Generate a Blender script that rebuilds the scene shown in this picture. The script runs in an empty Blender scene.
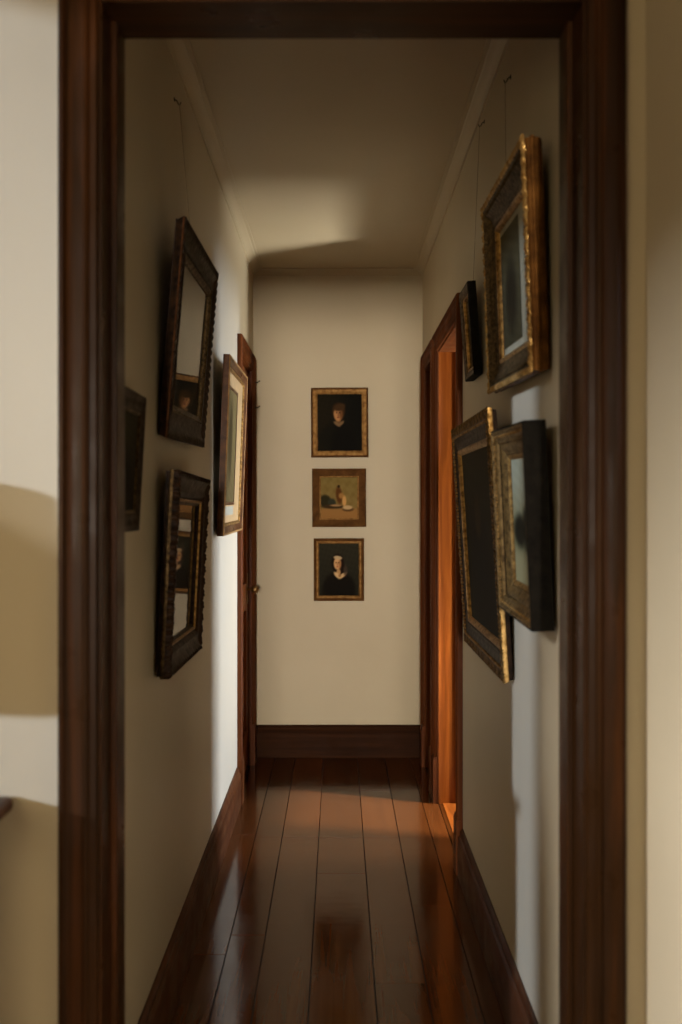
import bpy, bmesh, math, random
from mathutils import Vector, Matrix
random.seed(7)
sc = bpy.context.scene
COL = sc.collection
PI = math.pi
EYE = 1.48

# ---------------------------------------------------------------- helpers
def lin(c):
    def f(v):
        v /= 255.0
        return v/12.92 if v <= .04045 else ((v+.055)/1.055)**2.4
    return (f(c[0]), f(c[1]), f(c[2]), 1.0)

class MB:
    """collects verts and faces of ONE mesh"""
    def __init__(s): s.v = []; s.f = []
    def add(s, vs, fs):
        o = len(s.v); s.v += [tuple(v) for v in vs]; s.f += [tuple(i+o for i in f) for f in fs]
    def box(s, a, b):
        (x0, y0, z0), (x1, y1, z1) = a, b
        s.add([(x0,y0,z0),(x1,y0,z0),(x1,y1,z0),(x0,y1,z0),(x0,y0,z1),(x1,y0,z1),(x1,y1,z1),(x0,y1,z1)],
              [(0,3,2,1),(4,5,6,7),(0,1,5,4),(1,2,6,5),(2,3,7,6),(3,0,4,7)])
    def tube(s, pts, r, n=8):
        pts = [Vector(p) for p in pts]; o = len(s.v)
        for i, p in enumerate(pts):
            d = (pts[min(i+1, len(pts)-1)] - pts[max(i-1, 0)]).normalized()
            a = d.orthogonal().normalized() if i == 0 else (a - d*a.dot(d)).normalized()
            b = d.cross(a)
            rr = r[i] if isinstance(r, (list, tuple)) else r
            for k in range(n):
                t = 2*PI*k/n
                s.v.append(tuple(p + a*rr*math.cos(t) + b*rr*math.sin(t)))
        for i in range(len(pts)-1):
            for k in range(n):
                s.f.append((o+i*n+k, o+i*n+(k+1) % n, o+(i+1)*n+(k+1) % n, o+(i+1)*n+k))
        s.f.append(tuple(o+k for k in reversed(range(n))))
        s.f.append(tuple(o+(len(pts)-1)*n+k for k in range(n)))
    def lathe(s, prof, n=24, c=(0,0,0), axis='z'):
        o = len(s.v)
        for r, z in prof:
            for k in range(n):
                t = 2*PI*k/n
                p = (r*math.cos(t), r*math.sin(t), z)
                if axis == 'x': p = (p[2], p[0], p[1])
                s.v.append((c[0]+p[0], c[1]+p[1], c[2]+p[2]))
        for i in range(len(prof)-1):
            for k in range(n):
                s.f.append((o+i*n+k, o+i*n+(k+1) % n, o+(i+1)*n+(k+1) % n, o+(i+1)*n+k))
        s.f.append(tuple(o+k for k in reversed(range(n))))
        s.f.append(tuple(o+(len(prof)-1)*n+k for k in range(n)))
    def ball(s, c, r, sx=1, sy=1, sz=1, n=8, m=5):
        o = len(s.v)
        for j in range(m+1):
            ph = PI*j/m
            for k in range(n):
                t = 2*PI*k/n
                s.v.append((c[0]+r*sx*math.sin(ph)*math.cos(t), c[1]+r*sy*math.sin(ph)*math.sin(t), c[2]+r*sz*math.cos(ph)))
        for j in range(m):
            for k in range(n):
                s.f.append((o+j*n+k, o+(j+1)*n+k, o+(j+1)*n+(k+1) % n, o+j*n+(k+1) % n))
    def build(s, name, mat, parent=None, smooth=35, merge=False, bevel=0):
        me = bpy.data.meshes.new(name)
        me.from_pydata(s.v, [], s.f)
        bm = bmesh.new(); bm.from_mesh(me)
        if merge: bmesh.ops.remove_doubles(bm, verts=bm.verts, dist=1e-5)
        if bevel:
            bmesh.ops.bevel(bm, geom=[e for e in bm.edges], offset=bevel, segments=2, affect='EDGES', profile=.6)
        bmesh.ops.recalc_face_normals(bm, faces=bm.faces)
        bm.to_mesh(me); bm.free()
        if smooth:
            me.shade_smooth(); me.set_sharp_from_angle(angle=math.radians(smooth))
        me.materials.append(mat)
        o = bpy.data.objects.new(name, me); COL.objects.link(o)
        if parent: o.parent = parent
        return o

def struct(o): o['kind'] = 'structure'; return o
def tag(o, label, cat, group=None):
    o['label'] = label; o['category'] = cat
    if group: o['group'] = group
    return o
def empty(name, mtx=None, loc=(0,0,0)):
    o = bpy.data.objects.new(name, None); COL.objects.link(o)
    o.empty_display_size = .1
    if mtx is not None: o.matrix_world = mtx
    else: o.location = loc
    return o
def axes(origin, U, V, W):
    m = Matrix.Identity(4)
    for i, a in enumerate((U, V, W)):
        for r in range(3): m[r][i] = a[r]
    for r in range(3): m[r][3] = origin[r]
    return m

# ---------------------------------------------------------------- materials
def new_mat(name):
    m = bpy.data.materials.new(name); m.use_nodes = True
    nt = m.node_tree; b = nt.nodes['Principled BSDF']
    return m, nt, b
def N(nt, t, **kw):
    n = nt.nodes.new(t)
    for k, v in kw.items(): setattr(n, k, v)
    return n
def coords(nt, scale, kind='Object'):
    tc = N(nt, 'ShaderNodeTexCoord'); mp = N(nt, 'ShaderNodeMapping')
    mp.inputs['Scale'].default_value = scale
    nt.links.new(tc.outputs[kind], mp.inputs['Vector'])
    return mp.outputs['Vector']
def noise(nt, vec, scale, detail=4, rough=.55, dist=0):
    n = N(nt, 'ShaderNodeTexNoise')
    n.inputs['Scale'].default_value = scale; n.inputs['Detail'].default_value = detail
    n.inputs['Roughness'].default_value = rough; n.inputs['Distortion'].default_value = dist
    nt.links.new(vec, n.inputs['Vector'])
    return n.outputs['Fac']
def ramp(nt, fac, stops):
    r = N(nt, 'ShaderNodeValToRGB'); e = r.color_ramp.elements
    e[0].position, e[0].color = stops[0]; e[1].position, e[1].color = stops[-1]
    for p, c in stops[1:-1]:
        x = e.new(p); x.color = c
    nt.links.new(fac, r.inputs['Fac'])
    return r.outputs['Color']
def rng(nt, fac, lo, hi, a=0.3, b=.7):
    m = N(nt, 'ShaderNodeMapRange')
    m.inputs['From Min'].default_value = a; m.inputs['From Max'].default_value = b
    m.inputs['To Min'].default_value = lo; m.inputs['To Max'].default_value = hi
    nt.links.new(fac, m.inputs['Value'])
    return m.outputs['Result']
def bump(nt, b, h, strength, dist=.002):
    n = N(nt, 'ShaderNodeBump')
    n.inputs['Strength'].default_value = strength; n.inputs['Distance'].default_value = dist
    nt.links.new(h, n.inputs['Height']); nt.links.new(n.outputs['Normal'], b.inputs['Normal'])

def plaster_mat(name, c1, c2, rough=.6):
    m, nt, b = new_mat(name)
    v = coords(nt, (1,1,1))
    nt.links.new(ramp(nt, noise(nt, v, 1.7, 5, .6), [(.3, c1), (.7, c2)]), b.inputs['Base Color'])
    b.inputs['Roughness'].default_value = rough
    b.inputs['Specular IOR Level'].default_value = .3
    bump(nt, b, noise(nt, v, 40, 4, .6), .12, .004)
    return m
def wood_mat(name, c1, c2, c3, scale=(28,28,1.4), rough=(.35,.5), spec=.08):
    m, nt, b = new_mat(name)
    v = coords(nt, scale)
    n1 = noise(nt, v, 1.0, 6, .62, .6)
    nt.links.new(ramp(nt, n1, [(.25, c1), (.5, c2), (.78, c3)]), b.inputs['Base Color'])
    n2 = noise(nt, coords(nt, (9,9,9)), 1.0, 3)
    nt.links.new(rng(nt, n2, rough[0], rough[1]), b.inputs['Roughness'])
    b.inputs['Specular IOR Level'].default_value = spec
    bump(nt, b, n1, .12, .002)
    return m
def gilt_mat(name, c1, c2, metallic=.75, rough=(.3,.55), scale=60):
    m, nt, b = new_mat(name)
    v = coords(nt, (1,1,1))
    n1 = noise(nt, v, scale, 5, .65)
    nt.links.new(ramp(nt, n1, [(.36, c1), (.62, c2)]), b.inputs['Base Color'])
    b.inputs['Metallic'].default_value = metallic
    b.inputs['Specular IOR Level'].default_value = .08
    nt.links.new(rng(nt, n1, rough[1], rough[0]), b.inputs['Roughness'])
    bump(nt, b, n1, .3, .002)
    return m
def plain_mat(name, c, rough=.5, metallic=0, var=.25, scale=30):
    m, nt, b = new_mat(name)
    n1 = noise(nt, coords(nt, (1,1,1)), scale, 4)
    d = tuple(x*(1-var) for x in c[:3])+(1,); e = tuple(min(1, x*(1+var)) for x in c[:3])+(1,)
    nt.links.new(ramp(nt, n1, [(.3, d), (.7, e)]), b.inputs['Base Color'])
    b.inputs['Roughness'].default_value = rough; b.inputs['Metallic'].default_value = metallic
    return m

WALL = plaster_mat('cream_wall_paint', (.51,.43,.285,1), (.545,.465,.315,1), .5)
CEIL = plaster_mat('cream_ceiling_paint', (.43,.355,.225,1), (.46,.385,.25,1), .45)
W1, W2, W3 = (.10,.022,.003,1), (.21,.052,.007,1), (.34,.095,.014,1)
WOODV = wood_mat('mahogany_trim_upright', W1, W2, W3, (26,26,1.3))
WOODX = wood_mat('mahogany_trim_across', W1, W2, W3, (1.3,26,26))
WOODY = wood_mat('mahogany_trim_along', W1, W2, W3, (26,1.3,26))
DARKV = wood_mat('walnut_casing_upright', (.030,.009,.004,1), (.070,.022,.009,1), (.125,.040,.015,1), (26,26,1.3), (.25,.45))
DARKX = wood_mat('walnut_casing_across', (.030,.009,.004,1), (.070,.022,.009,1), (.125,.040,.015,1), (1.3,26,26), (.25,.45))
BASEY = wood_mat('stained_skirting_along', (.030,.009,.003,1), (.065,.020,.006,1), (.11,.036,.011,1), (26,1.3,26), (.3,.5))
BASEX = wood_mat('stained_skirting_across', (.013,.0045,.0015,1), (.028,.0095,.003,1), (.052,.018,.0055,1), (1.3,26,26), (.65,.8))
BRASS = plain_mat('aged_brass', (.30,.19,.07,1), .35, .9)
IRON = plain_mat('dark_iron', (.03,.025,.02,1), .5, .6)
CORDM = plain_mat('brown_cord', (.16,.12,.07,1), .8)
BACKB = plain_mat('backing_board', (.10,.07,.04,1), .8)
GILT = gilt_mat('old_gilt', (.10,.046,.010,1), (.40,.22,.06,1), .6)
GILTB = gilt_mat('bright_worn_gilt', (.20,.095,.02,1), (.66,.41,.14,1), .6, (.32,.6), 34)
GILTM = gilt_mat('brown_gilt', (.050,.026,.007,1), (.19,.108,.032,1), .25, (.45,.65), 60)
GILTS = gilt_mat('bronzed_gilt_side', (.055,.020,.0035,1), (.16,.066,.013,1), .5, (.4,.6), 14)
GILTD = gilt_mat('darkened_gilt', (.022,.013,.005,1), (.11,.068,.026,1), .4, (.4,.65), 80)
DARKF = gilt_mat('blackened_frame_wood', (.007,.004,.002,1), (.030,.014,.006,1), .0, (.4,.6), 50)
BLACKF = gilt_mat('black_frame_paint', (.004,.003,.002,1), (.009,.007,.004,1), .0, (.6,.8), 50)
BROWNF = wood_mat('brown_frame_wood', (.03,.011,.004,1), (.08,.030,.010,1), (.15,.06,.02,1), (18,18,18), (.25,.4))
GOLDW = wood_mat('golden_frame_wood', (.16,.075,.02,1), (.30,.155,.045,1), (.46,.26,.085,1), (18,18,18), (.28,.45))
ENDB = wood_mat('brown_gallery_wood', (.05,.020,.006,1), (.095,.042,.013,1), (.15,.07,.022,1), (18,18,18), (.7,.85), .03)
ENDG = gilt_mat('golden_gallery_wood', (.20,.095,.025,1), (.40,.22,.07,1), .1, (.5,.7), 40)
MATGOLD = plain_mat('gold_mount_card', (.50,.32,.13,1), .5, .15, .12)
MATGREY = plain_mat('olive_mount_card', (.36,.32,.20,1), .7, 0, .08)

def glass_mat():
    m, nt, b = new_mat('picture_glass')
    nt.nodes.remove(b)
    out = nt.nodes['Material Output']
    mix = N(nt, 'ShaderNodeMixShader'); tr = N(nt, 'ShaderNodeBsdfTransparent'); gl = N(nt, 'ShaderNodeBsdfGlossy')
    fr = N(nt, 'ShaderNodeFresnel'); geo = N(nt, 'ShaderNodeNewGeometry')
    ior = N(nt, 'ShaderNodeMapRange'); ior.inputs['To Min'].default_value = 1.5; ior.inputs['To Max'].default_value = 1/1.5
    nt.links.new(geo.outputs['Backfacing'], ior.inputs['Value']); nt.links.new(ior.outputs['Result'], fr.inputs['IOR'])
    gl.inputs['Roughness'].default_value = .02
    nt.links.new(fr.outputs[0], mix.inputs[0]); nt.links.new(tr.outputs[0], mix.inputs[1]); nt.links.new(gl.outputs[0], mix.inputs[2])
    nt.links.new(mix.outputs[0], out.inputs['Surface'])
    return m
GLASS = glass_mat()

def paint_mat():
    m, nt, b = new_mat('oil_paint')
    a = N(nt, 'ShaderNodeVertexColor'); a.layer_name = 'paint'
    nt.links.new(a.outputs['Color'], b.inputs['Base Color'])
    b.inputs['Roughness'].default_value = .6
    b.inputs['Specular IOR Level'].default_value = .03
    v = coords(nt, (1,1,1))
    bump(nt, b, noise(nt, v, 220, 3), .25, .001)
    return m
PAINT = paint_mat()

def floor_mat():
    m, nt, b = new_mat('polished_floorboards')
    geo = N(nt, 'ShaderNodeNewGeometry')
    v = coords(nt, (34,1.1,34)); n1 = noise(nt, v, 1.0, 6, .62, .8)
    g = ramp(nt, n1, [(.2, (.050,.0135,.0028,1)), (.5, (.073,.0205,.0042,1)), (.85, (.104,.031,.0065,1))])
    isl = rng(nt, geo.outputs['Random Per Island'], .78, 1.22, 0, 1)
    mul = N(nt, 'ShaderNodeMix', data_type='RGBA', blend_type='MULTIPLY'); mul.inputs[0].default_value = 1
    nt.links.new(g, mul.inputs[6]); nt.links.new(isl, mul.inputs[7])
    nt.links.new(mul.outputs[2], b.inputs['Base Color'])
    n2 = noise(nt, coords(nt, (6,2.5,6)), 1.0, 5, .6)
    nt.links.new(rng(nt, n2, .08, .19), b.inputs['Roughness'])
    b.inputs['Specular IOR Level'].default_value = .32
    rip = noise(nt, coords(nt, (5,16,5)), 1.0, 3, .5)
    bump(nt, b, rip, .07, .005)
    return m
FLOOR = floor_mat()
SUBF = plain_mat('dark_gap_under_boards', (.008,.004,.003,1), .9)

# ---------------------------------------------------------------- the shell
HC = 2.87                    # ceiling height
HW = .50                     # half width of the passage
YE = 5.90                    # end wall
YF, YB = 1.87, 2.02          # doorway wall, near and far face
XR = .576                    # return wall at the right of the front room
XL, Y0 = -2.0, -1.6          # front room's left and rear walls

def slab(name, along, c0, c1, a0, a1, holes, mat=WALL):
    """wall of thickness c0..c1 running along y (or x) from a0 to a1, pierced by holes (h0,h1,z0,z1)"""
    mb = MB()
    def bx(p, q, z0, z1):
        if q-p < 1e-6 or z1-z0 < 1e-6: return
        if along == 'y': mb.box((c0,p,z0), (c1,q,z1))
        else: mb.box((p,c0,z0), (q,c1,z1))
    p = a0
    for h0, h1, z0, z1 in sorted(holes):
        bx(p, h0, 0, HC); bx(h0, h1, 0, z0); bx(h0, h1, z1, HC); p = h1
    bx(p, a1, 0, HC)
    return struct(mb.build(name, mat, smooth=0))

LD = (5.05, 5.70)            # left door opening
RD = (4.10, 4.97)            # right open doorway
FD = (5.22, 5.66)            # far right door
HD = 2.245
slab('wall_left', 'y', -.62, -HW, YB, YE, [(LD[0]-.02, LD[1]+.02, 0, HD+.02)])
slab('wall_right', 'y', HW, .62, YB, YE, [(RD[0]-.02, RD[1]+.02, 0, HD+.02), (FD[0]-.02, FD[1]+.02, 0, HD+.02)])
slab('wall_end', 'x', YE, YE+.12, -.75, 1.65, [])
JL, JR, JH = -.442, .458, 2.424
slab('wall_front', 'x', YF, YB, XL, .70, [(JL-.02, JR+.02, 0, JH+.02)])
slab('wall_near_right', 'y', XR, .70, Y0, YF, [])
WIN_FILL = (-1.75, -.75, .95, 2.3)
WIN3 = (-.33, .33, .40, 2.38)
slab('wall_rear', 'x', Y0-.12, Y0, XL-.12, .70, [WIN_FILL, WIN3])
WIN1 = (-.28, .98, .62, 2.84)
slab('wall_near_left', 'y', XL-.12, XL, Y0, YB, [WIN1])
WIN2 = (4.22, 4.97, .03, 2.15)
XS = 1.50
slab('wall_side_room_window', 'y', XS, XS+.12, 3.2, YE, [WIN2])
slab('wall_side_room_front', 'x', 3.08, 3.20, .62, XS+.12, [])
slab('wall_left_blind', 'y', -.80, -.75, 4.6, YE, [])       # closes the cupboard behind the left door
mb = MB(); mb.box((XL-.12, Y0-.12, HC), (.70, YB, HC+.1)); mb.box((-.80, YB, HC), (XS+.12, YE+.12, HC+.1))
struct(mb.build('ceiling', CEIL, smooth=0))

# floorboards: one mesh, every board an island
mb = MB(); sub = MB()
def boards(x0, x1, y0, y1, edges, joint):
    xs = [x for x in edges if x0 < x < x1]; xs = [x0]+xs+[x1]
    for i in range(len(xs)-1):
        ys = [y0]+[y for y in joint(i) if y0+.1 < y < y1-.1]+[y1]
        for k in range(len(ys)-1):
            g = .0011; a, b, c, d = xs[i]+g, xs[i+1]-g, ys[k]+g*.7, ys[k+1]-g*.7
            dz = random.uniform(-.0006, .0006)
            mb.add([(a,c,-.006),(b,c,-.006),(b,d,-.006),(a,d,-.006),(a+.001,c+.001,dz),(b-.001,c+.001,dz),(b-.001,d-.001,dz),(a+.001,d-.001,dz)],
                   [(4,5,6,7),(0,1,5,4),(1,2,6,5),(2,3,7,6),(3,0,4,7)])
hall_edges = [-.37,-.25,-.086,.113,.273,.42]
joints = {0:[3.3,4.5], 1:[3.45,4.47,5.3], 2:[2.6,4.47], 3:[4.03,4.46], 4:[3.1,4.46,5.2], 5:[3.7,4.47], 6:[4.47]}
boards(-.5, .5, YB, YE, hall_edges, lambda i: joints.get(i, []))
boards(XL, XR, Y0, YB, [-1.85+.165*i for i in range(15)], lambda i: [random.uniform(-1, 1)])
boards(.5, .62, 3.2, YE, [], lambda i: [4.1, 4.97])
boards(-.75, -.5, 4.6, YE, [-.62], lambda i: [])
fl = struct(mb.build('floor', FLOOR, smooth=0))
sub.box((XL-.12, Y0-.12, -.08), (.70, YB, -.006)); sub.box((-.80, YB, -.08), (XS+.12, YE+.12, -.006))
mb = MB()
for i in range(3):
    for j in range(9): mb.box((.622+.3*i, 3.2+.3*j+.002, -.006), (.618+.3*(i+1), 3.2+.3*(j+1)-.002, 0))
struct(mb.build('floor_side_porch', plain_mat('pale_stone_tile', (.62,.56,.46,1), .6, 0, .08), smooth=0))
s2 = sub.build('subfloor', SUBF, fl, smooth=0)

# cornice
CP = [(0,.0),(0,.034),(.008,.034),(.012,.026),(.026,.014),(.040,.010),(.044,.006),(.058,.006),(.058,0)]  # (out from wall, down from ceiling)
def cornice(name, along, wall, out, a0, a1, mit0, mit1):
    mb = MB(); vs = []
    for e, m in ((a0, mit0), (a1, mit1)):
        for o, d in CP:
            a = e + m*o
            c = wall + out*o
            vs.append((c, a, HC-d) if along == 'y' else (a, c, HC-d))
    n = len(CP); fs = [(i, (i+1) % n, n+(i+1) % n, n+i) for i in range(n)]+[tuple(range(n)), tuple(range(2*n-1, n-1, -1))]
    mb.add(vs, fs)
    return struct(mb.build(name, CEIL, smooth=25))
cornice('trim_1', 'y', -HW, 1, YB, YE, 0, -1)
cornice('trim_2', 'y', HW, -1, YB, YE, 0, -1)
cornice('trim_3', 'x', YE, -1, -HW, HW, 1, -1)

# skirting boards
BP = [(0,0),(.022,0),(.022,.135),(.019,.142),(.021,.150),(.018,.158),(.012,.164),(.013,.175),(.008,.186),(.004,.190),(0,.190)]
def skirting(name, along, wall, out, a0, a1, mat, m0=0, m1=0):
    mb = MB(); vs = []
    for e, m in ((a0, m0), (a1, m1)):
        for o, z in BP:
            c = wall + out*o; a = e + m*o
            vs.append((c, a, z) if along == 'y' else (a, c, z))
    n = len(BP); fs = [(i, (i+1) % n, n+(i+1) % n, n+i) for i in range(n)]+[tuple(range(n)), tuple(range(2*n-1, n-1, -1))]
    mb.add(vs, fs)
    return struct(mb.build(name, mat, smooth=25))
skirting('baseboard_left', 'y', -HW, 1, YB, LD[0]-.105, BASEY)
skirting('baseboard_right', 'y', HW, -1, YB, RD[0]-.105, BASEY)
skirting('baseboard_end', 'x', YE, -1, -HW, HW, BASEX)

# ---------------------------------------------------------------- doors: lining, architrave, plinth blocks, leaf
AP = [(0,0),(0,.020),(.004,.026),(.012,.026),(.017,.020),(.024,.017),(.052,.017),(.058,.021),(.064,.019),(.069,.013),(.082,.011),(.085,.008),(.085,0)]
def architrave(parent, u0, u1, h, mv, mh, wscale=1.0, plinth=.23, k=1.0):
    """moulded surround of an opening u0..u1, height h, in the wall's (u,v,w) frame"""
    A = [(o*wscale, t*k) for o, t in AP]; W = A[-1][0]; rv = .006
    n = len(A)
    fs = [(i, (i+1) % n, n+(i+1) % n, n+i) for i in range(n)]+[tuple(range(n)), tuple(range(2*n-1, n-1, -1))]
    for sgn, u in ((-1, u0), (1, u1)):
        mb = MB(); vs = []
        for top in (0, 1):
            for o, t in A:
                uu = u + sgn*(rv + W - o); v = (h+rv+W-o) if top else plinth
                vs.append((uu, v, t))
        mb.add(vs, fs); mb.build('architrave', mv, parent, smooth=30)
        if plinth:
            mb = MB(); a, b = sorted((u+sgn*(rv-.002), u+sgn*(rv+W+.004)))
            mb.box((a, 0, 0), (b, plinth-.012, .027*k)); mb.box((a+.003, plinth-.012, 0), (b-.003, plinth, .024*k))
            mb.build('plinth_block', mv, parent, smooth=0)
    mb = MB(); vs = []
    for sgn, u in ((-1, u0), (1, u1)):
        for o, t in A: vs.append((u+sgn*(rv+W-o), h+rv+W-o, t))
    mb.add(vs, fs); mb.build('head_architrave', mh, parent, smooth=30)
def lining(parent, u0, u1, h, depth, mv, mh, stop=None):
    for sgn, u in ((-1, u0), (1, u1)):
        mb = MB(); a, b = sorted((u, u+sgn*.02)); mb.box((a, 0, -depth), (b, h+.02, .0)); mb.build('jamb', mv, parent, smooth=0)
        if stop:
            mb = MB(); a, b = sorted((u, u-sgn*.012)); mb.box((a, 0, -stop[1]), (b, h, -stop[0])); mb.build('door_stop', mv, parent, smooth=0, bevel=.002)
    mb = MB(); mb.box((u0, h, -depth), (u1, h+.02, 0)); mb.build('head_jamb', mh, parent, smooth=0)

MF = axes((0, YF, 0), (1,0,0), (0,0,1), (0,-1,0))
ML = axes((-HW, 0, 0), (0,1,0), (0,0,1), (1,0,0))
MR = axes((HW, 0, 0), (0,-1,0), (0,0,1), (-1,0,0))
# the wood grain runs along local y in the upright pieces of these frames
UPR = wood_mat('mahogany_upright', W1, W2, W3, (26,1.3,26))
ACR = wood_mat('mahogany_across', W1, W2, W3, (1.3,26,26))
DUPR = wood_mat('shaded_trim_upright', (.010,.0046,.0017,1), (.026,.0105,.0032,1), (.068,.0215,.0055,1), (30,1.0,30), (.25,.45))  # same trim wood, with the near doorway's shade put into its colour
DACR = wood_mat('shaded_trim_across', (.010,.0046,.0017,1), (.026,.0105,.0032,1), (.068,.0215,.0055,1), (1.0,30,30), (.25,.45))

d1 = struct(empty('door_1', MF))
lining(d1, JL, JR, JH, YB-YF, DUPR, DACR, (.075, .150))
architrave(d1, JL, JR, JH, DUPR, DACR, .83, 0)
MUPR = wood_mat('brown_door_wood_upright', (.045,.012,.003,1), (.095,.026,.006,1), (.16,.048,.011,1), (26,1.3,26))
MACR = wood_mat('brown_door_wood_across', (.045,.012,.003,1), (.095,.026,.006,1), (.16,.048,.011,1), (1.3,26,26), (.6,.8), .04)
d2 = struct(empty('door_2', ML))
lining(d2, LD[0], LD[1], HD, .12, MUPR, MACR, (.055, .075))
architrave(d2, LD[0], LD[1], HD, MUPR, MACR)
d3 = struct(empty('door_3', MR))
lining(d3, -RD[1], -RD[0], HD, .12, UPR, MACR, (.085, .105))
architrave(d3, -RD[1], -RD[0], HD, MUPR, MACR)
mb = MB(); mb.box((-RD[1], -.004, -.12), (-RD[0], .004, -.02)); mb.build('threshold', ACR, d3, smooth=0, bevel=.002)
d4 = struct(empty('door_4', MR))
lining(d4, -FD[1], -FD[0], HD, .12, MUPR, MACR, (.055, .075))
architrave(d4, -FD[1], -FD[0], HD, MUPR, MACR)

def leaf(parent, u0, u1, h, w0, w1):
    mb = MB(); g = .004
    W = u1-u0
    mb.box((u0+g, .008, w0), (u1-g, h-g, w1-.012))
    s = .10
    for a, b, c, d in ((u0+g, u0+s, .008, h-g), (u1-s, u1-g, .008, h-g)): mb.box((a, c, w1-.012), (b, d, w1))
    for c, d in ((.008, .22), (.90, 1.05), (h-.13, h-g)): mb.box((u0+s, c, w1-.012), (u1-s, d, w1))
    return mb.build('door_leaf', UPR, parent, smooth=0)
lf = leaf(d2, LD[0], LD[1], HD, -.052, -.014)
mb = MB(); mb.box((5.61, .93, -.016), (5.66, 1.10, -.010)); mb.tube([(5.635, 1.01, -.012), (5.635, 1.01, .02)], .009)
mb.ball((5.635, 1.01, .032), .022, n=14, m=10)
mb.build('door_knob', BRASS, d2)
lf = leaf(d4, -FD[1], -FD[0], HD, -.115, -.076)

# ---------------------------------------------------------------- windows (daylight comes in here)
def window(name, x_in, x_out, y0, y1, z0, z1, bars):
    r = struct(empty(name, loc=(x_in, (y0+y1)/2, z0)))
    hy = (y1-y0)/2; H = z1-z0; s = 1 if x_out > x_in else -1; t = abs(x_out-x_in)
    mb = MB(); f = .035
    xa, xb = sorted((0, s*t))
    for a, b, c, d in ((-hy, -hy+f, 0, H), (hy-f, hy, 0, H), (-hy, hy, 0, f), (-hy, hy, H-f, H)):
        mb.box((xa, a, c), (xb, b, d))
    mb.build('window_frame', CEIL, r, smooth=0)
    if bars:
        mb = MB()
        for z in bars: mb.box((s*t*.4, -hy+f, z-.015), (s*t*.4+s*.03, hy-f, z+.015)) if s > 0 else mb.box((s*t*.4+s*.03, -hy+f, z-.015), (s*t*.4, hy-f, z+.015))
        mb.build('glazing_bar', CEIL, r, smooth=0)
    mb = MB(); x = s*t*.5
    mb.add([(x,-hy+f,f),(x,hy-f,f),(x,hy-f,H-f),(x,-hy+f,H-f)], [(0,1,2,3)]); mb.build('pane', GLASS, r, smooth=0)
    mb = MB(); a, b = sorted((-s*.05, s*.02)); mb.box((a, -hy-.04, -.03), (b, hy+.04, 0)); mb.build('window_sill', CEIL, r, smooth=0)
    return r
for nm, (a0, a1, z0, z1) in (('window_fill', WIN_FILL),):  # added unseen opening, put in for the warm fill behind it
    r4 = struct(empty(nm, loc=((a0+a1)/2, Y0, z0))); hx4 = (a1-a0)/2; H4 = z1-z0
    mb = MB()
    for a, b, c, d in ((-hx4,-hx4+.04,0,H4),(hx4-.04,hx4,0,H4),(-hx4,hx4,0,.04),(-hx4,hx4,H4-.04,H4),(-.02,.02,0,H4)): mb.box((a,-.12,c),(b,0,d))
    mb.build('window_frame', CEIL, r4, smooth=0)
    mb = MB(); mb.add([(-hx4+.04,-.06,.04),(hx4-.04,-.06,.04),(hx4-.04,-.06,H4-.04),(-hx4+.04,-.06,H4-.04)], [(0,1,2,3)]); mb.build('pane', GLASS, r4, smooth=0)
r3 = struct(empty('window_3', loc=(0, Y0, WIN3[2])))
mb = MB(); H3 = WIN3[3]-WIN3[2]
for a, b, c, d in ((-.33,-.30,0,H3),(.30,.33,0,H3),(-.33,.33,0,.03),(-.33,.33,H3-.03,H3)): mb.box((a,-.12,c),(b,0,d))
mb.build('window_frame', CEIL, r3, smooth=0)
mb = MB(); mb.add([(-.30,-.06,.03),(.30,-.06,.03),(.30,-.06,H3-.03),(-.30,-.06,H3-.03)], [(0,1,2,3)]); mb.build('pane', GLASS, r3, smooth=0)
window('window_1', XL, XL-.12, *WIN1, [])
window('window_2', XS, XS+.12, *WIN2, [])

# ---------------------------------------------------------------- picture frames
def sweep(mb, prof, w, h, step=.0, mod=None):
    """profile (inset, height[, carve]) swept round a w x h rectangle, mitred; origin bottom centre of the back"""
    for side in range(4):
        L = w if side % 2 == 0 else h
        n = max(1, int(L/step)) if step else 1
        base = len(mb.v)
        for i in range(n+1):
            t = i/n
            for p in prof:
                d, z = p[0], p[1]
                a = d + t*(L-2*d)
                if len(p) > 2 and mod:
                    dd, dz = mod(t*L, L, p[2]); d2 = d+dd; z += dz
                else: d2 = d
                if side == 0: q = (-w/2+a, d2)
                elif side == 1: q = (w/2-d2, a)
                elif side == 2: q = (w/2-a, h-d2)
                else: q = (-w/2+d2, h-a)
                mb.v.append((q[0], q[1], z))
        m = len(prof)
        for i in range(n):
            for k in range(m-1):
                mb.f.append((base+i*m+k, base+i*m+k+1, base+(i+1)*m+k+1, base+(i+1)*m+k))
def gadroon(pitch, amp, dz=.0):
    def f(s, L, c):
        n = max(2, round(L/pitch)); p = L/n
        e = min(s, L-s)
        env = min(1, e/.004)
        q = abs(math.sin(PI*s/p))**.6
        return (c*amp*(1-q)*env, -c*dz*(1-q)*env)
    return f
def acanthus(pitch, amp, dz):
    def f(s, L, c):
        n = max(2, round(L/pitch)); p = L/n
        env = min(1, min(s, L-s)/.004)
        ph = (s/p) % 1
        q = (.55*abs(math.sin(PI*ph))+.45*abs(math.sin(3*PI*ph+.6)))
        return (c*amp*(1-q)*env, -c*dz*(1-q)*env)
    return f
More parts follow.
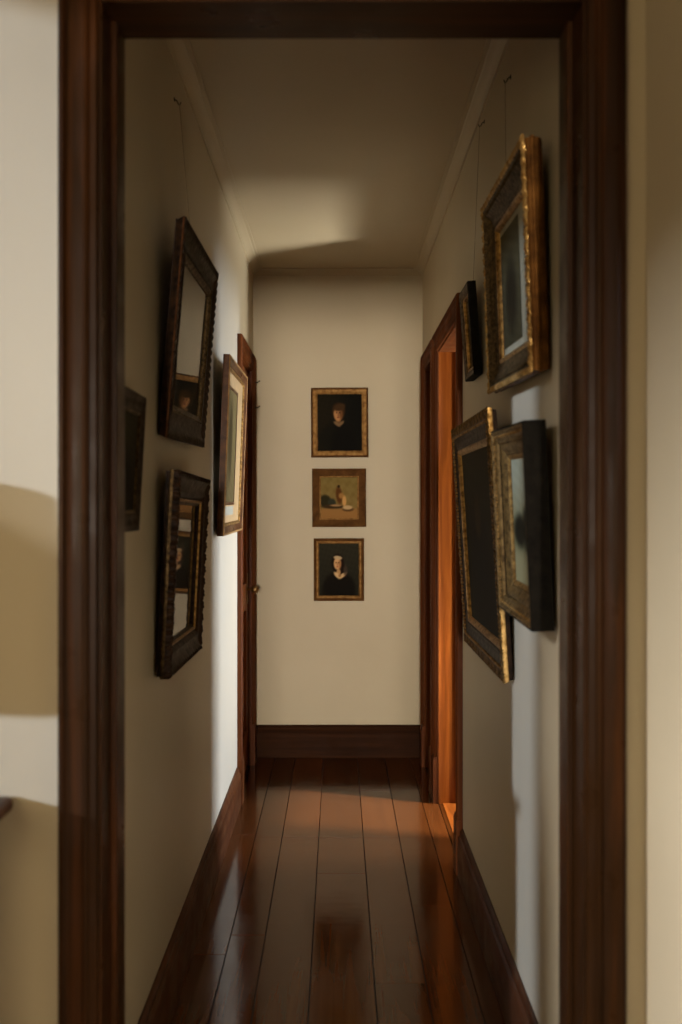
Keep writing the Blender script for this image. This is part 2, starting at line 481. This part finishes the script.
def beads(mb, w, h, inset, z, r, pitch, sx=1.0):
    for side in range(4):
        L = (w if side % 2 == 0 else h)-2*inset
        n = max(2, int(L/pitch))
        for i in range(n):
            a = inset+(i+.5)*L/n
            q = {0:(-w/2+a, inset), 1:(w/2-inset, a), 2:(w/2-a, h-inset), 3:(-w/2+inset, h-a)}[side]
            k = (sx, 1) if side % 2 == 0 else (1, sx)
            mb.ball((q[0], q[1], z), r, k[0], k[1], 1, n=7, m=4)
def plate(name, parent, mat, w, h, inset, z, t=.002):
    mb = MB(); mb.box((-w/2+inset, inset, z-t), (w/2-inset, h-inset, z)); return mb.build(name, mat, parent, smooth=0)
def pane(parent, w, h, inset, z):
    mb = MB(); mb.add([(-w/2+inset, inset, z), (w/2-inset, inset, z), (w/2-inset, h-inset, z), (-w/2+inset, h-inset, z)], [(0,1,2,3)])
    return mb.build('glass', GLASS, parent, smooth=0)
def painting(parent, w, h, inset, z, fn, nx=70, ny=84, box=None, name='painting'):
    if box: x0, x1, y0, y1 = box
    else: x0, x1, y0, y1 = -w/2+inset, w/2-inset, inset, h-inset
    vs = []; cols = []
    for j in range(ny+1):
        for i in range(nx+1):
            u, v = i/nx, j/ny
            vs.append((x0+u*(x1-x0), y0+v*(y1-y0), z)); cols.append(lin([max(0, min(255, c)) for c in fn(u, v)]))
    fs = [(j*(nx+1)+i, j*(nx+1)+i+1, (j+1)*(nx+1)+i+1, (j+1)*(nx+1)+i) for j in range(ny) for i in range(nx)]
    me = bpy.data.meshes.new(name); me.from_pydata(vs, [], fs)
    at = me.color_attributes.new('paint', 'FLOAT_COLOR', 'POINT')
    for k, c in enumerate(cols): at.data[k].color = c
    me.materials.append(PAINT)
    o = bpy.data.objects.new(name, me); COL.objects.link(o); o.parent = parent
    return o

# -- what the paintings show
def mixc(a, b, t): return tuple(x+(y-x)*t for x, y in zip(a, b))
def ss(e0, e1, x):
    t = max(0, min(1, (x-e0)/(e1-e0))); return t*t*(3-2*t)
def ell(u, v, cx, cy, rx, ry, soft=.25, rot=0):
    dx, dy = u-cx, v-cy
    c, s = math.cos(rot), math.sin(rot)
    x, y = (dx*c+dy*s)/rx, (-dx*s+dy*c)/ry
    return 1-ss(1-soft, 1+soft, math.hypot(x, y))
def rough(u, v, k=1.0):
    return k*(math.sin(u*37+v*19)*math.sin(v*43-u*23)+.5*math.sin(u*91+7)*math.sin(v*83+u*11))
def youth(u, v):
    c = mixc((30,25,14), (16,15,10), ss(.1, .9, u)); c = tuple(x+rough(u, v, 2) for x in c)
    c = mixc(c, (22,20,12), ell(u, v, .47, .10, .46, .42, .12))               # dark coat
    c = mixc(c, (15,13,9), ell(u, v, .60, .08, .30, .40, .3))
    c = mixc(c, (52,34,17), ell(u, v, .475, .70, .150, .150, .18))             # long hair
    c = mixc(c, (105,76,46), ell(u, v, .47, .52, .055, .07, .3))                # neck
    c = mixc(c, (122,96,66), max(ell(u, v, .44, .475, .085, .028, .4, -.5), ell(u, v, .535, .485, .07, .028, .4, .6)))  # collar
    c = mixc(c, (178,130,84), ell(u, v, .465, .645, .095, .122, .2, .12))            # face
    c = mixc(c, (92,58,32), .8*ell(u, v, .535, .65, .045, .10, .6))
    c = mixc(c, (62,42,22), ell(u, v, .50, .765, .125, .062, .3, .25))         # fringe
    for ex in (.435, .500): c = mixc(c, (48,30,18), ell(u, v, ex, .672, .017, .013, .5))
    c = mixc(c, (112,72,44), .7*ell(u, v, .468, .635, .013, .04, .6))
    c = mixc(c, (112,56,38), .9*ell(u, v, .465, .590, .026, .010, .5))
    return c
def lady(u, v):
    c = mixc((34,33,24), (46,43,31), v); c = tuple(x+rough(u, v, 2.5) for x in c)
    c = mixc(c, (20,16,10), ell(u, v, .50, .08, .42, .38, .14))
    c = mixc(c, (28,17,10), ell(u, v, .47, .62, .155, .175, .15))              # dark hair
    c = mixc(c, (28,17,10), ell(u, v, .60, .46, .10, .13, .3))
    c = mixc(c, (180,140,92), ell(u, v, .49, .445, .05, .07, .3))
    c = mixc(c, (206,172,122), max(ell(u, v, .46, .39, .10, .040, .35, -.6), ell(u, v, .585, .385, .115, .036, .35, .5)))
    c = mixc(c, (150,110,70), .9*ell(u, v, .52, .385, .035, .030, .4))
    c = mixc(c, (206,160,108), ell(u, v, .462, .615, .088, .115, .2))          # face
    c = mixc(c, (150,98,58), .7*ell(u, v, .525, .60, .035, .09, .6))
    c = mixc(c, (190,165,125), ell(u, v, .475, .725, .105, .035, .3, -.1))     # head band
    for ex in (.43, .497): c = mixc(c, (50,32,20), ell(u, v, ex, .632, .016, .012, .5))
    c = mixc(c, (150,100,62), .7*ell(u, v, .462, .598, .013, .036, .6))
    c = mixc(c, (150,70,48), .9*ell(u, v, .462, .552, .026, .010, .5))
    c = mixc(c, (72,60,48), .8*ell(u, v, .66, .48, .05, .10, .5))
    return c
def shore(u, v):
    c = mixc((126,104,58), (120,102,54), v); c = tuple(x+rough(u*.4, v*.4, 5) for x in c)
    c = mixc(c, (146,106,58), 1-ss(.20, .27, v))
    c = mixc(c, (44,40,22), ell(u, v, .12, .42, .16, .15, .25))
    c = mixc(c, (52,52,38), ell(u, v, .30, .38, .11, .10, .3))
    c = mixc(c, (60,44,24), ell(u, v, .35, .29, .30, .055, .3))
    c = mixc(c, (150,118,78), ell(u, v, .42, .315, .16, .025, .4))
    c = mixc(c, (86,52,22), ell(u, v, .50, .56, .085, .21, .3, .12))
    c = mixc(c, (44,30,16), ell(u, v, .49, .775, .035, .035, .3))
    c = mixc(c, (150,108,58), ell(u, v, .56, .55, .07, .07, .4))
    c = mixc(c, (196,148,86), ell(u, v, .64, .42, .055, .13, .35))
    c = mixc(c, (84,60,32), ell(u, v, .74, .22, .15, .055, .3))
    c = mixc(c, (188,158,112), ell(u, v, .73, .265, .13, .050, .3))
    return c
def meadow(u, v):
    c = mixc((128,122,84), (164,162,132), ss(.35, .9, v)); c = tuple(x+rough(u, v, 5) for x in c)
    c = mixc(c, (30,28,18), max(ell(u, v, .30, .42, .28, .13, .4), ell(u, v, .62, .44, .22, .17, .4), ell(u, v, .85, .40, .2, .10, .4)))
    c = mixc(c, (150,140,98), 1-ss(.18, .30, v))
    return c
def gloom(u, v):
    c = mixc((26,24,15), (44,40,25), ss(.2, .9, v)); c = tuple(x+rough(u, v, 3) for x in c)
    c = mixc(c, (16,13,9), ell(u, v, .45, .25, .35, .35, .4))
    c = mixc(c, (58,44,26), ell(u, v, .45, .62, .10, .12, .4))
    return c
def etching(u, v):
    c = mixc((64,58,38), (84,76,50), v); c = tuple(x+rough(u, v, 8) for x in c)
    return mixc(c, (40,34,22), ell(u, v, .5, .4, .3, .3, .5))
def interior(u, v):
    c = mixc((40,36,24), (60,54,34), v); c = tuple(x+rough(u, v, 4) for x in c)
    c = mixc(c, (24,20,13), ell(u, v, .5, .35, .3, .4, .3))
    return c
def print_(u, v):
    c = mixc((92,78,46), (110,94,56), v); c = tuple(x+rough(u, v, 6) for x in c)
    c = mixc(c, (66,54,30), ell(u, v, .35, .55, .2, .35, .4))
    return c

def wall_frame_matrix(side, dn, w, zb, xb, t, r, T):
    X = Vector((-side, 0, 0)); V0 = Vector((0, 0, 1))
    Y = Vector((0, math.cos(r), 0)) ; 
    ct, st = math.cos(t), math.sin(t)
    V1 = V0*ct + X*st                        # up the face, leaning into the room
    W = X*ct - V0*st
    yv = Vector((0,1,0))
    U1 = yv*math.cos(r) + V1*math.sin(r)     # towards the far end
    V2 = V1*math.cos(r) - yv*math.sin(r)
    corner = Vector((side*xb, dn, zb))
    org = corner + U1*(w/2) - W*T
    U = U1 if side < 0 else -U1
    return axes(org, U, V2, W)
HOOKG = 'picture hooks high on the passage walls'

def root(name, side, p, T, label):
    dn, w, h, zb, xb, t, r = p
    o = empty(name, wall_frame_matrix(side, dn, w, zb, xb, t, r, T))
    return tag(o, label, 'picture'), w, h

# ---- left wall
# upper large dark frame with scalloped edge
T = .030
P2, w, h = root('framed_picture', -1, (2.739,.735,.604,1.667,.465,.086,.022), T, 'large dark scalloped frame hung highest on the left wall, leaning forward')
mb = MB()
sweep(mb, [(.006,0),(.006,.008),(.003,.013),(.0,.020,.6),(.0,T,1),(.010,T,1),(.026,.027),(.036,.021),(.060,.019),(.068,.023),(.076,.023),(.080,.012),(.080,.004)], w, h, .004, gadroon(.026, .007, .0065))
mb.build('frame', DARKF, P2, merge=True, smooth=40)
mb = MB(); sweep(mb, [(.079,.020),(.083,.0225),(.088,.019),(.096,.016),(.098,.016),(.100,.010)], w, h); mb.build('sight_edge', GILTD, P2)
mb = MB(); sweep(mb, [(-.001,.0215),(-.0018,.0235),(-.0005,.0255)], w, h); mb.build('edge_line', BROWNF, P2)
plate('backing_board', P2, BACKB, w, h, .012, .004)
painting(P2, w, h, .098, .008, interior); pane(P2, w, h, .098, .012)
# lower frame with carved edge
T = .042
P3, w, h = root('framed_picture', -1, (2.696,.632,.567,1.012,.45,.048,-.015), T, 'dark wooden frame with carved outer edge, lower left wall, below the large scalloped frame')
mb = MB()
sweep(mb, [(.004,0),(.004,.008),(.0,.012,.4),(.0,.034,1),(.004,T,1),(.014,.041,.6),(.022,.034),(.034,.030),(.050,.027),(.058,.031),(.066,.028),(.074,.018),(.078,.006)], w, h, .004, acanthus(.040, .010, .0095))
mb.build('frame', DARKF, P3, merge=True, smooth=40)
mb = MB(); sweep(mb, [(.0755,.022),(.079,.0245),(.081,.0245),(.084,.019)], w, h); mb.build('sight_edge', GILT, P3)
mb = MB(); sweep(mb, [(.0838,.019),(.088,.016),(.092,.014),(.093,.008)], w, h); mb.build('slip', DARKF, P3)
mb = MB(); sweep(mb, [(.0035,.009),(-.001,.013),(-.001,.019),(.0,.021)], w, h); mb.build('edge_line', GILTD, P3)
plate('backing_board', P3, BACKB, w, h, .012, .004)
painting(P3, w, h, .090, .008, gloom); pane(P3, w, h, .090, .012)
# golden mount
T = .028
P4, w, h = root('framed_picture', -1, (4.012,.769,.731,1.358,.458,.037,.009), T, 'golden mounted picture in slim wooden frame on the left wall beside the door casing')
mb = MB(); sweep(mb, [(0,0),(0,.024),(.003,T),(.008,.0275),(.012,.024),(.030,.020),(.034,.016),(.036,.010)], w, h); mb.build('frame', BROWNF, P4, merge=True)
mb = MB(); sweep(mb, [(-.0008,.0245),(.0028,.0288),(.0075,.0288),(.0095,.0265)], w, h); mb.build('edge_line', GOLDW, P4)
mb = MB(); sweep(mb, [(.0345,.0165),(.038,.0185),(.044,.0185),(.048,.013),(.049,.010)], w, h); mb.build('sight_edge', GILT, P4)
plate('backing_board', P4, BACKB, w, h, .010, .004)
plate('mount', P4, MATGOLD, w, h, .036, .010)
bx4 = (-.225, .095, .135, .612)
mb = MB(); a, b, c, d = bx4
for q in ((a-.012, b+.012, c-.012, c), (a-.012, b+.012, d, d+.012), (a-.012, a, c, d), (b, b+.012, c, d)): mb.box((q[0], q[2], .0095), (q[1], q[3], .0135))
mb.build('mount_border', BROWNF, P4, smooth=0)
painting(P4, w, h, .160, .0112, print_, box=bx4, name='print')
mb = MB(); mb.box((a, c-.055, .0095), (b, c-.018, .0112)); mb.build('caption_strip', MATGREY, P4, smooth=0)
# small frame half hidden by the doorway
T = .014
P1, w, h = root('framed_picture', -1, (2.045,.395,.325,1.420,.484,.055,.0), T, 'small black frame on the left wall, partly cut off by the near doorway')
mb = MB(); sweep(mb, [(0,0),(0,.011),(.003,T),(.012,.0135),(.020,.010),(.034,.008),(.038,.010),(.042,.009),(.043,.003)], w, h); mb.build('frame', DARKF, P1, merge=True)
mb = MB(); sweep(mb, [(.0415,.0085),(.045,.0105),(.049,.009),(.050,.004)], w, h); mb.build('sight_edge', GILTD, P1)
plate('backing_board', P1, BACKB, w, h, .008, .003); painting(P1, w, h, .047, .005, gloom)

# ---- right wall
T = .052
R1, w, h = root('framed_picture', 1, (2.309,.642,.542,1.789,.44,.043,.034), T, 'large ornate gilded frame hung highest on the right wall')
mb = MB()
sweep(mb, [(.010,0),(.006,.004),(.004,.010),(.004,.018),(.001,.020),(.0,.024),(.001,.028),(.004,.030),(.005,.038),(.003,.042)], w, h)
mb.build('bronzed_side', GILTS, R1, merge=True, smooth=40)
mb = MB()
sweep(mb, [(.003,.042),(-.001,.044,.6),(-.002,.048,1),(.004,T,1),(.010,T,1),(.016,.047,.5)], w, h, .004, acanthus(.034, .006, .0085))
mb.build('gilt_lip', GILTB, R1, merge=True, smooth=40)
mb = MB()
sweep(mb, [(.0155,.047,.4),(.022,.043,.8),(.030,.042,.8),(.040,.034,.4),(.052,.027),(.064,.024),(.072,.026),(.078,.022),(.080,.014)], w, h, .004, acanthus(.030, .006, .006))
mb.build('frame', GILTD, R1, merge=True, smooth=40)
mb = MB(); beads(mb, w, h, .028, .0425, .0042, .012, 1.2); mb.build('beading', GILTD, R1)
mb = MB(); sweep(mb, [(.0775,.022),(.082,.025),(.088,.024),(.094,.017),(.095,.012)], w, h); mb.build('sight_edge', GILT, R1)
plate('backing_board', R1, BACKB, w, h, .014, .005); plate('mount', R1, MATGREY, w, h, .082, .012)
painting(R1, w, h, .150, .0135, etching, box=(-.215, .06, .115, .43), name='print')
T = .054
R2, w, h = root('framed_picture', 1, (2.268,.459,.480,1.194,.438,.048,.021), T, 'deep black-sided frame with gilt slip around a pale landscape, nearest on the lower right wall')
mb = MB(); sweep(mb, [(0,0),(0,.050),(.002,T),(.006,T)], w, h); mb.build('frame_side', BLACKF, R2, merge=True)
mb = MB(); sweep(mb, [(.0055,T),(.010,.0535),(.014,.049),(.024,.047),(.030,.042),(.036,.043),(.040,.038)], w, h); mb.build('frame', GILTM, R2, merge=True)
mb = MB(); beads(mb, w, h, .020, .0485, .0036, .0092); mb.build('beading', GILT, R2)
mb = MB(); sweep(mb, [(.040,.036),(.047,.036),(.056,.031),(.062,.026),(.066,.0265),(.070,.022)], w, h); mb.build('inner_frame', GILTM, R2, merge=True)
mb = MB(); sweep(mb, [(.0695,.022),(.0715,.0240),(.074,.0240),(.077,.020),(.0815,.0165)], w, h); mb.build('sight_edge', GILT, R2)
plate('backing_board', R2, BACKB, w, h, .010, .004); painting(R2, w, h, .080, .016, meadow)
T = .030
R3, w, h = root('framed_picture', 1, (2.813,.883,.776,.982,.465,.063,.001), T, 'large dark oil painting in carved gilt frame, lower right wall by the open door')
mb = MB(); sweep(mb, [(.006,0),(.005,.006),(.004,.012),(.003,.0125)], w, h); mb.build('frame_side', DARKF, R3, merge=True)
mb = MB(); sweep(mb, [(.003,.0125),(.0005,.0145),(.0,.018),(.0005,.0255),(.003,.0275)], w, h); mb.build('gilt_band', GILTB, R3, merge=True)
mb = MB(); sweep(mb, [(.0028,.0270),(-.004,.0275,1),(.000,T,1),(.010,T,1),(.016,.0275,.5),(.024,T,.8),(.028,.0275)], w, h, .004, acanthus(.034, .008, .009)); mb.build('carved_edge', GILTM, R3, merge=True, smooth=40)
mb = MB(); sweep(mb, [(.0275,.0275),(.034,.024),(.050,.019),(.066,.017),(.072,.020),(.078,.017),(.080,.008)], w, h); mb.build('frame', DARKF, R3, merge=True)
mb = MB(); beads(mb, w, h, .033, .0255, .0046, .0125, 1.2); mb.build('beading', GILT, R3)
mb = MB(); sweep(mb, [(.0775,.0165),(.083,.020),(.090,.018),(.098,.010),(.099,.006)], w, h); mb.build('sight_edge', GILT, R3)
plate('backing_board', R3, BACKB, w, h, .012, .004); painting(R3, w, h, .096, .007, gloom)
T = .030
R4, w, h = root('framed_picture', 1, (3.416,.231,.319,1.930,.464,.075,.011), T, 'small narrow dark frame high on the right wall beside the open door head')
mb = MB(); sweep(mb, [(0,0),(0,.026),(.002,T),(.006,T)], w, h); mb.build('frame_side', BLACKF, R4, merge=True)
mb = MB(); sweep(mb, [(.0055,T),(.010,.029),(.022,.023),(.026,.024),(.030,.014)], w, h); mb.build('frame', GILTD, R4, merge=True)
mb = MB(); sweep(mb, [(.0285,.018),(.031,.021),(.036,.020),(.038,.012)], w, h); mb.build('sight_edge', GILT, R4)
plate('backing_board', R4, BACKB, w, h, .006, .004); painting(R4, w, h, .036, .010, gloom); pane(R4, w, h, .036, .013)

# ---- end wall: three small pictures one above another
def end_picture(name, cx, z0, w, h, roll, label, T=.028):
    U = Vector((math.cos(roll), 0, math.sin(roll))); V = Vector((-math.sin(roll), 0, math.cos(roll))); W = Vector((0,-1,0))
    tl = .012; V = V*math.cos(tl)+W*math.sin(tl); W = U.cross(V)
    o = empty(name, axes((cx, YE-.006, z0), U, V, W))
    return tag(o, label, 'picture', None)
S = 170.9
def at_end(x): return (x-338)/S
w, h = 57.4/S, 69.8/S
A = end_picture('framed_picture', at_end(339.9), EYE+(506-457)/S, w, h, .006, 'gilt framed portrait of a long-haired youth in black, topmost of three on the end wall')
mb = MB(); sweep(mb, [(0,0),(0,.018),(.004,.024),(.009,.025),(.011,.022)], w, h); mb.build('frame_edge', ENDB, A, merge=True)
mb = MB(); sweep(mb, [(.0105,.022),(.014,.0245),(.020,.024),(.028,.020),(.036,.014),(.038,.010)], w, h); mb.build('frame', ENDG, A, merge=True)
plate('backing_board', A, BACKB, w, h, .006, .004); painting(A, w, h, .036, .010, youth)
w, h = 54.2/S, 58.6/S
B = end_picture('framed_picture', at_end(339.2), EYE+(506-527)/S, w, h, .003, 'broad brown framed seaside scene, middle of three pictures on the end wall')
mb = MB(); sweep(mb, [(0,0),(0,.020),(.003,.024),(.010,.024),(.014,.020),(.040,.016),(.044,.019)], w, h); mb.build('frame', ENDB, B, merge=True)
mb = MB(); sweep(mb, [(.0435,.019),(.046,.020),(.050,.017),(.052,.010)], w, h); mb.build('sight_edge', ENDG, B)
plate('backing_board', B, BACKB, w, h, .006, .004); painting(B, w, h, .050, .010, shore)
w, h = 50.6/S, 62.8/S
Cc = end_picture('framed_picture', at_end(339), EYE+(506-601.3)/S, w, h, .002, 'framed portrait of a dark-haired woman with pale collar, lowest on the end wall')
mb = MB(); sweep(mb, [(0,0),(0,.018),(.003,.023),(.010,.023),(.013,.018),(.016,.017)], w, h); mb.build('frame', ENDB, Cc, merge=True)
mb = MB(); sweep(mb, [(.0155,.017),(.019,.021),(.025,.020),(.029,.014),(.031,.010)], w, h); mb.build('sight_edge', ENDG, Cc)
plate('backing_board', Cc, BACKB, w, h, .006, .004); painting(Cc, w, h, .029, .010, lady)

# ---- hooks and hanging cords
def hook(side, y, z, label):
    o = empty('picture_hook', loc=(side*HW, y, z)); tag(o, label, 'hook', None)
    s = -side
    mb = MB(); mb.lathe([(.001,0),(.007,.0005),(.007,.002),(.003,.003),(.001,.003)], 12, axis='x')
    if s < 0: mb.v = [(-a,b,c) for a,b,c in mb.v]
    mb.build('hook_plate', IRON, o)
    mb = MB(); mb.tube([(s*.002,0,0),(s*.009,0,-.004),(s*.013,0,-.014),(s*.018,0,-.017),(s*.021,0,-.008)], .0017); mb.build('hook_arm', IRON, o)
    return o
def cord(pic, side, y, z, y2, name='hanging_cord', sag=0):
    inv = pic.matrix_world.inverted()
    h = max(v.co.y for c in pic.children if c.type == 'MESH' for v in c.data.vertices)
    a = inv @ Vector((side*(HW-.017), y, z-.017))
    u = (inv @ Vector((side*HW, y2, z))).x
    mb = MB(); mb.tube([a, (u, h-.03, -.004)], .0007, 6)
    return mb.build(name, CORDM, pic)
hook(-1, 3.05, 2.72, 'small iron hook high on the left wall above the scalloped frame')
cord(P2, -1, 3.05, 2.72, 3.07)
hook(1, 2.89, 2.72, 'iron hook high on the right wall, nearer of two, above the big gilt frame')
cord(R1, 1, 2.89, 2.72, 2.80)
hook(1, 3.41, 2.79, 'iron hook high on the right wall, farther of two, above the small dark frame')
cord(R4, 1, 3.41, 2.79, 3.53)
# two little hooks on the far architrave of the left door
for z, lb in ((2.19, 'tiny dark peg on the far casing of the left door, upper of two'), (2.045, 'tiny dark peg on the far casing of the left door, lower of two')):
    mb = MB(); mb.tube([(0,0,0),(.022,0,0),(.030,0,.006)], [.004,.0035,.003], 8); mb.ball((.032,0,.008), .005)
    o = mb.build('coat_peg', IRON); o.location = (-HW+.016, 5.745, z); tag(o, lb, 'peg')

# ---------------------------------------------------------------- front room: sideboard, added lamp-shaped shadow caster (only the table's corner shows)
TB = empty('sideboard', loc=(-1.05, 1.70, 0)); tag(TB, 'dark wooden sideboard whose top corner juts in at the left edge', 'sideboard')
mb = MB(); hx, hy, r = .448, .155, .035
pts = []
for cx, cy, a0 in ((hx-r, hy-.004, 0), (-hx+r, hy-.004, PI/2), (-hx+r, -hy+r, PI), (hx-r, -hy+r, 1.5*PI)):
    rr = .004 if cy > 0 else r
    cx2 = (hx-rr) if cx > 0 else (-hx+rr)
    for k in range(7):
        t = a0+PI/2*k/6; pts.append((cx2+rr*math.cos(t), cy+rr*math.sin(t)))
n = len(pts); rings = []
for ins, z in ((.012, .914), (.003, .917), (0, .923), (0, .932), (.003, .938), (.010, .940)):
    for x, y in pts:
        L = 1-ins/.155 if y < .1 else 1
        mb.v.append((x*(1-ins/.448), y if y > .1 else y*(1-ins/.155), z))
for i in range(5):
    for k in range(n): mb.f.append((i*n+k, i*n+(k+1) % n, (i+1)*n+(k+1) % n, (i+1)*n+k))
mb.f.append(tuple(reversed(range(n)))); mb.f.append(tuple(5*n+k for k in range(n)))
mb.build('top', DARKX, TB)
mb = MB(); mb.box((-.41,-.12,.10), (.395,.145,.914)); mb.build('body', DARKX, TB, smooth=0)  # closed body, added out of view to shade the wall below the top
for k in (-1, 1):
    x0 = -.40 if k < 0 else .0; mb = MB(); mb.box((x0+.005,-.134,.13), (x0+.39,-.12,.88)); mb.box((x0+.06,-.140,.19), (x0+.335,-.134,.82)); dr = mb.build('door', DARKV, TB, smooth=0)
    mb = MB(); mb.ball((-.02*-k-.005, -.146, .52), .012); mb.build('knob', BRASS, dr)
for x in (-.37, .36):
    for y in (-.09, .115):
        mb = MB(); mb.lathe([(.016,0),(.022,.02),(.016,.05),(.024,.09),(.024,.10)], 14, (x,y,0)); mb.build('leg', DARKV, TB)
LP = empty('lamp_blocker', loc=(-.88, 1.68, .94)); tag(LP, 'unseen lamp-shaped shadow caster with tapering linen shade standing on the dark sideboard', 'lamp')  # added out of view so its shade casts the dark band on the wall
mb = MB(); mb.lathe([(.06,0),(.062,.01),(.03,.02),(.018,.05),(.032,.10),(.030,.15),(.012,.20),(.010,.27),(.001,.275)], 20); mb.build('base', BRASS, LP)
SHADE = plain_mat('linen_shade', (.42,.33,.20,1), .9)
mb = MB(); prof = [(.150,.225),(.128,.615),(.125,.615),(.147,.225)]
for rr, z in prof:
    for k in range(32): mb.v.append((rr*math.cos(2*PI*k/32), rr*math.sin(2*PI*k/32), z))
for i in range(4):
    for k in range(32): mb.f.append((i*32+k, i*32+(k+1) % 32, ((i+1) % 4)*32+(k+1) % 32, ((i+1) % 4)*32+k))
mb.build('blocker_shade', SHADE, LP)

# ---------------------------------------------------------------- light: daylight through the windows, plus added fill lamps
def area(name, loc, rot, sx, sy, energy, color, spread=PI):
    l = bpy.data.lights.new(name, 'AREA'); l.shape = 'RECTANGLE'; l.size = sx; l.size_y = sy
    l.energy = energy; l.color = color; l.spread = spread
    o = bpy.data.objects.new(name, l); o.location = loc; o.rotation_euler = rot; COL.objects.link(o); return o
# side room window (faces -x)
area('side_garden_sky', (4.5, 4.475, 2.0), (0, math.radians(90), 0), 2.7, .55, 450, (.80,.95,1.30))
# added lamp outside the side door, facing up to brighten the ceiling
area('ceiling_fill', (XS+.50, 4.05, .02), (PI, 0, 0), .8, .45, 430, (1.0,.97,.92))
sp = bpy.data.lights.new('afternoon_sun', 'SPOT'); sp.energy = 4600; sp.spot_size = math.radians(28); sp.spot_blend = .3; sp.shadow_soft_size = .16; sp.color = (1.0,.93,.80)
spo = bpy.data.objects.new('afternoon_sun', sp); COL.objects.link(spo); spo.location = (4.2, 3.7, 5.05)
spo.rotation_euler = (Vector((XS, 4.3, 1.7))-spo.location).to_track_quat('-Z', 'Y').to_euler()
area('rear_warm_fill', (-1.25, Y0-.14, 1.62), (math.radians(90), 0, 0), 1.0, 1.35, 36, (1.0,.80,.48))  # added warm fill that lifts the dark parts of the front wall
fa = area('front_sky', (-4.5, -.05, 3.9), (0,0,0), 1.6, .8, 760, (.98,.97,1.0))
fa.rotation_euler = (Vector((-2.0, .45, 1.8))-fa.location).to_track_quat('-Z', 'Y').to_euler()
area('evening_sky_behind', (0, -10, 1.8), (math.radians(90), 0, 0), .6, 1.2, 1380, (1.0,.88,.74))
sun = bpy.data.lights.new('low_sun', 'SUN'); sun.energy = 2.3; sun.angle = math.radians(1.8); sun.color = (.80,.97,1.34)
so = bpy.data.objects.new('low_sun', sun); COL.objects.link(so)
d = Vector((1, 1.06, -.25)); so.rotation_euler = d.to_track_quat('-Z', 'Y').to_euler(); so.location = (-4,-2,3)

wd = bpy.data.worlds.new('daylight'); sc.world = wd; wd.use_nodes = True
bg = wd.node_tree.nodes['Background']; bg.inputs[0].default_value = (.75,.85,1,1); bg.inputs[1].default_value = .3

# ---------------------------------------------------------------- camera
cam = bpy.data.cameras.new('camera'); co = bpy.data.objects.new('camera', cam); COL.objects.link(co)
co.location = (0, 0, EYE); co.rotation_euler = (PI/2, 0, 0)
cam.sensor_width = 36; cam.sensor_fit = 'AUTO'; cam.lens = 1000*36/1024
cam.shift_x = 3/1024; cam.shift_y = -6/1024; cam.clip_start = .02
cam.dof.use_dof = True; cam.dof.focus_distance = 4.2; cam.dof.aperture_fstop = 2.4
sc.camera = co
vs = sc.view_settings
sc.display_settings.display_device = 'sRGB'
vs.view_transform = 'Standard'; vs.look = 'None'; vs.gamma = 1; vs.use_curve_mapping = False; vs.exposure = 0
sc.cycles.max_bounces = 14; sc.cycles.diffuse_bounces = 8; sc.cycles.glossy_bounces = 5
sc.cycles.sample_clamp_indirect = 4
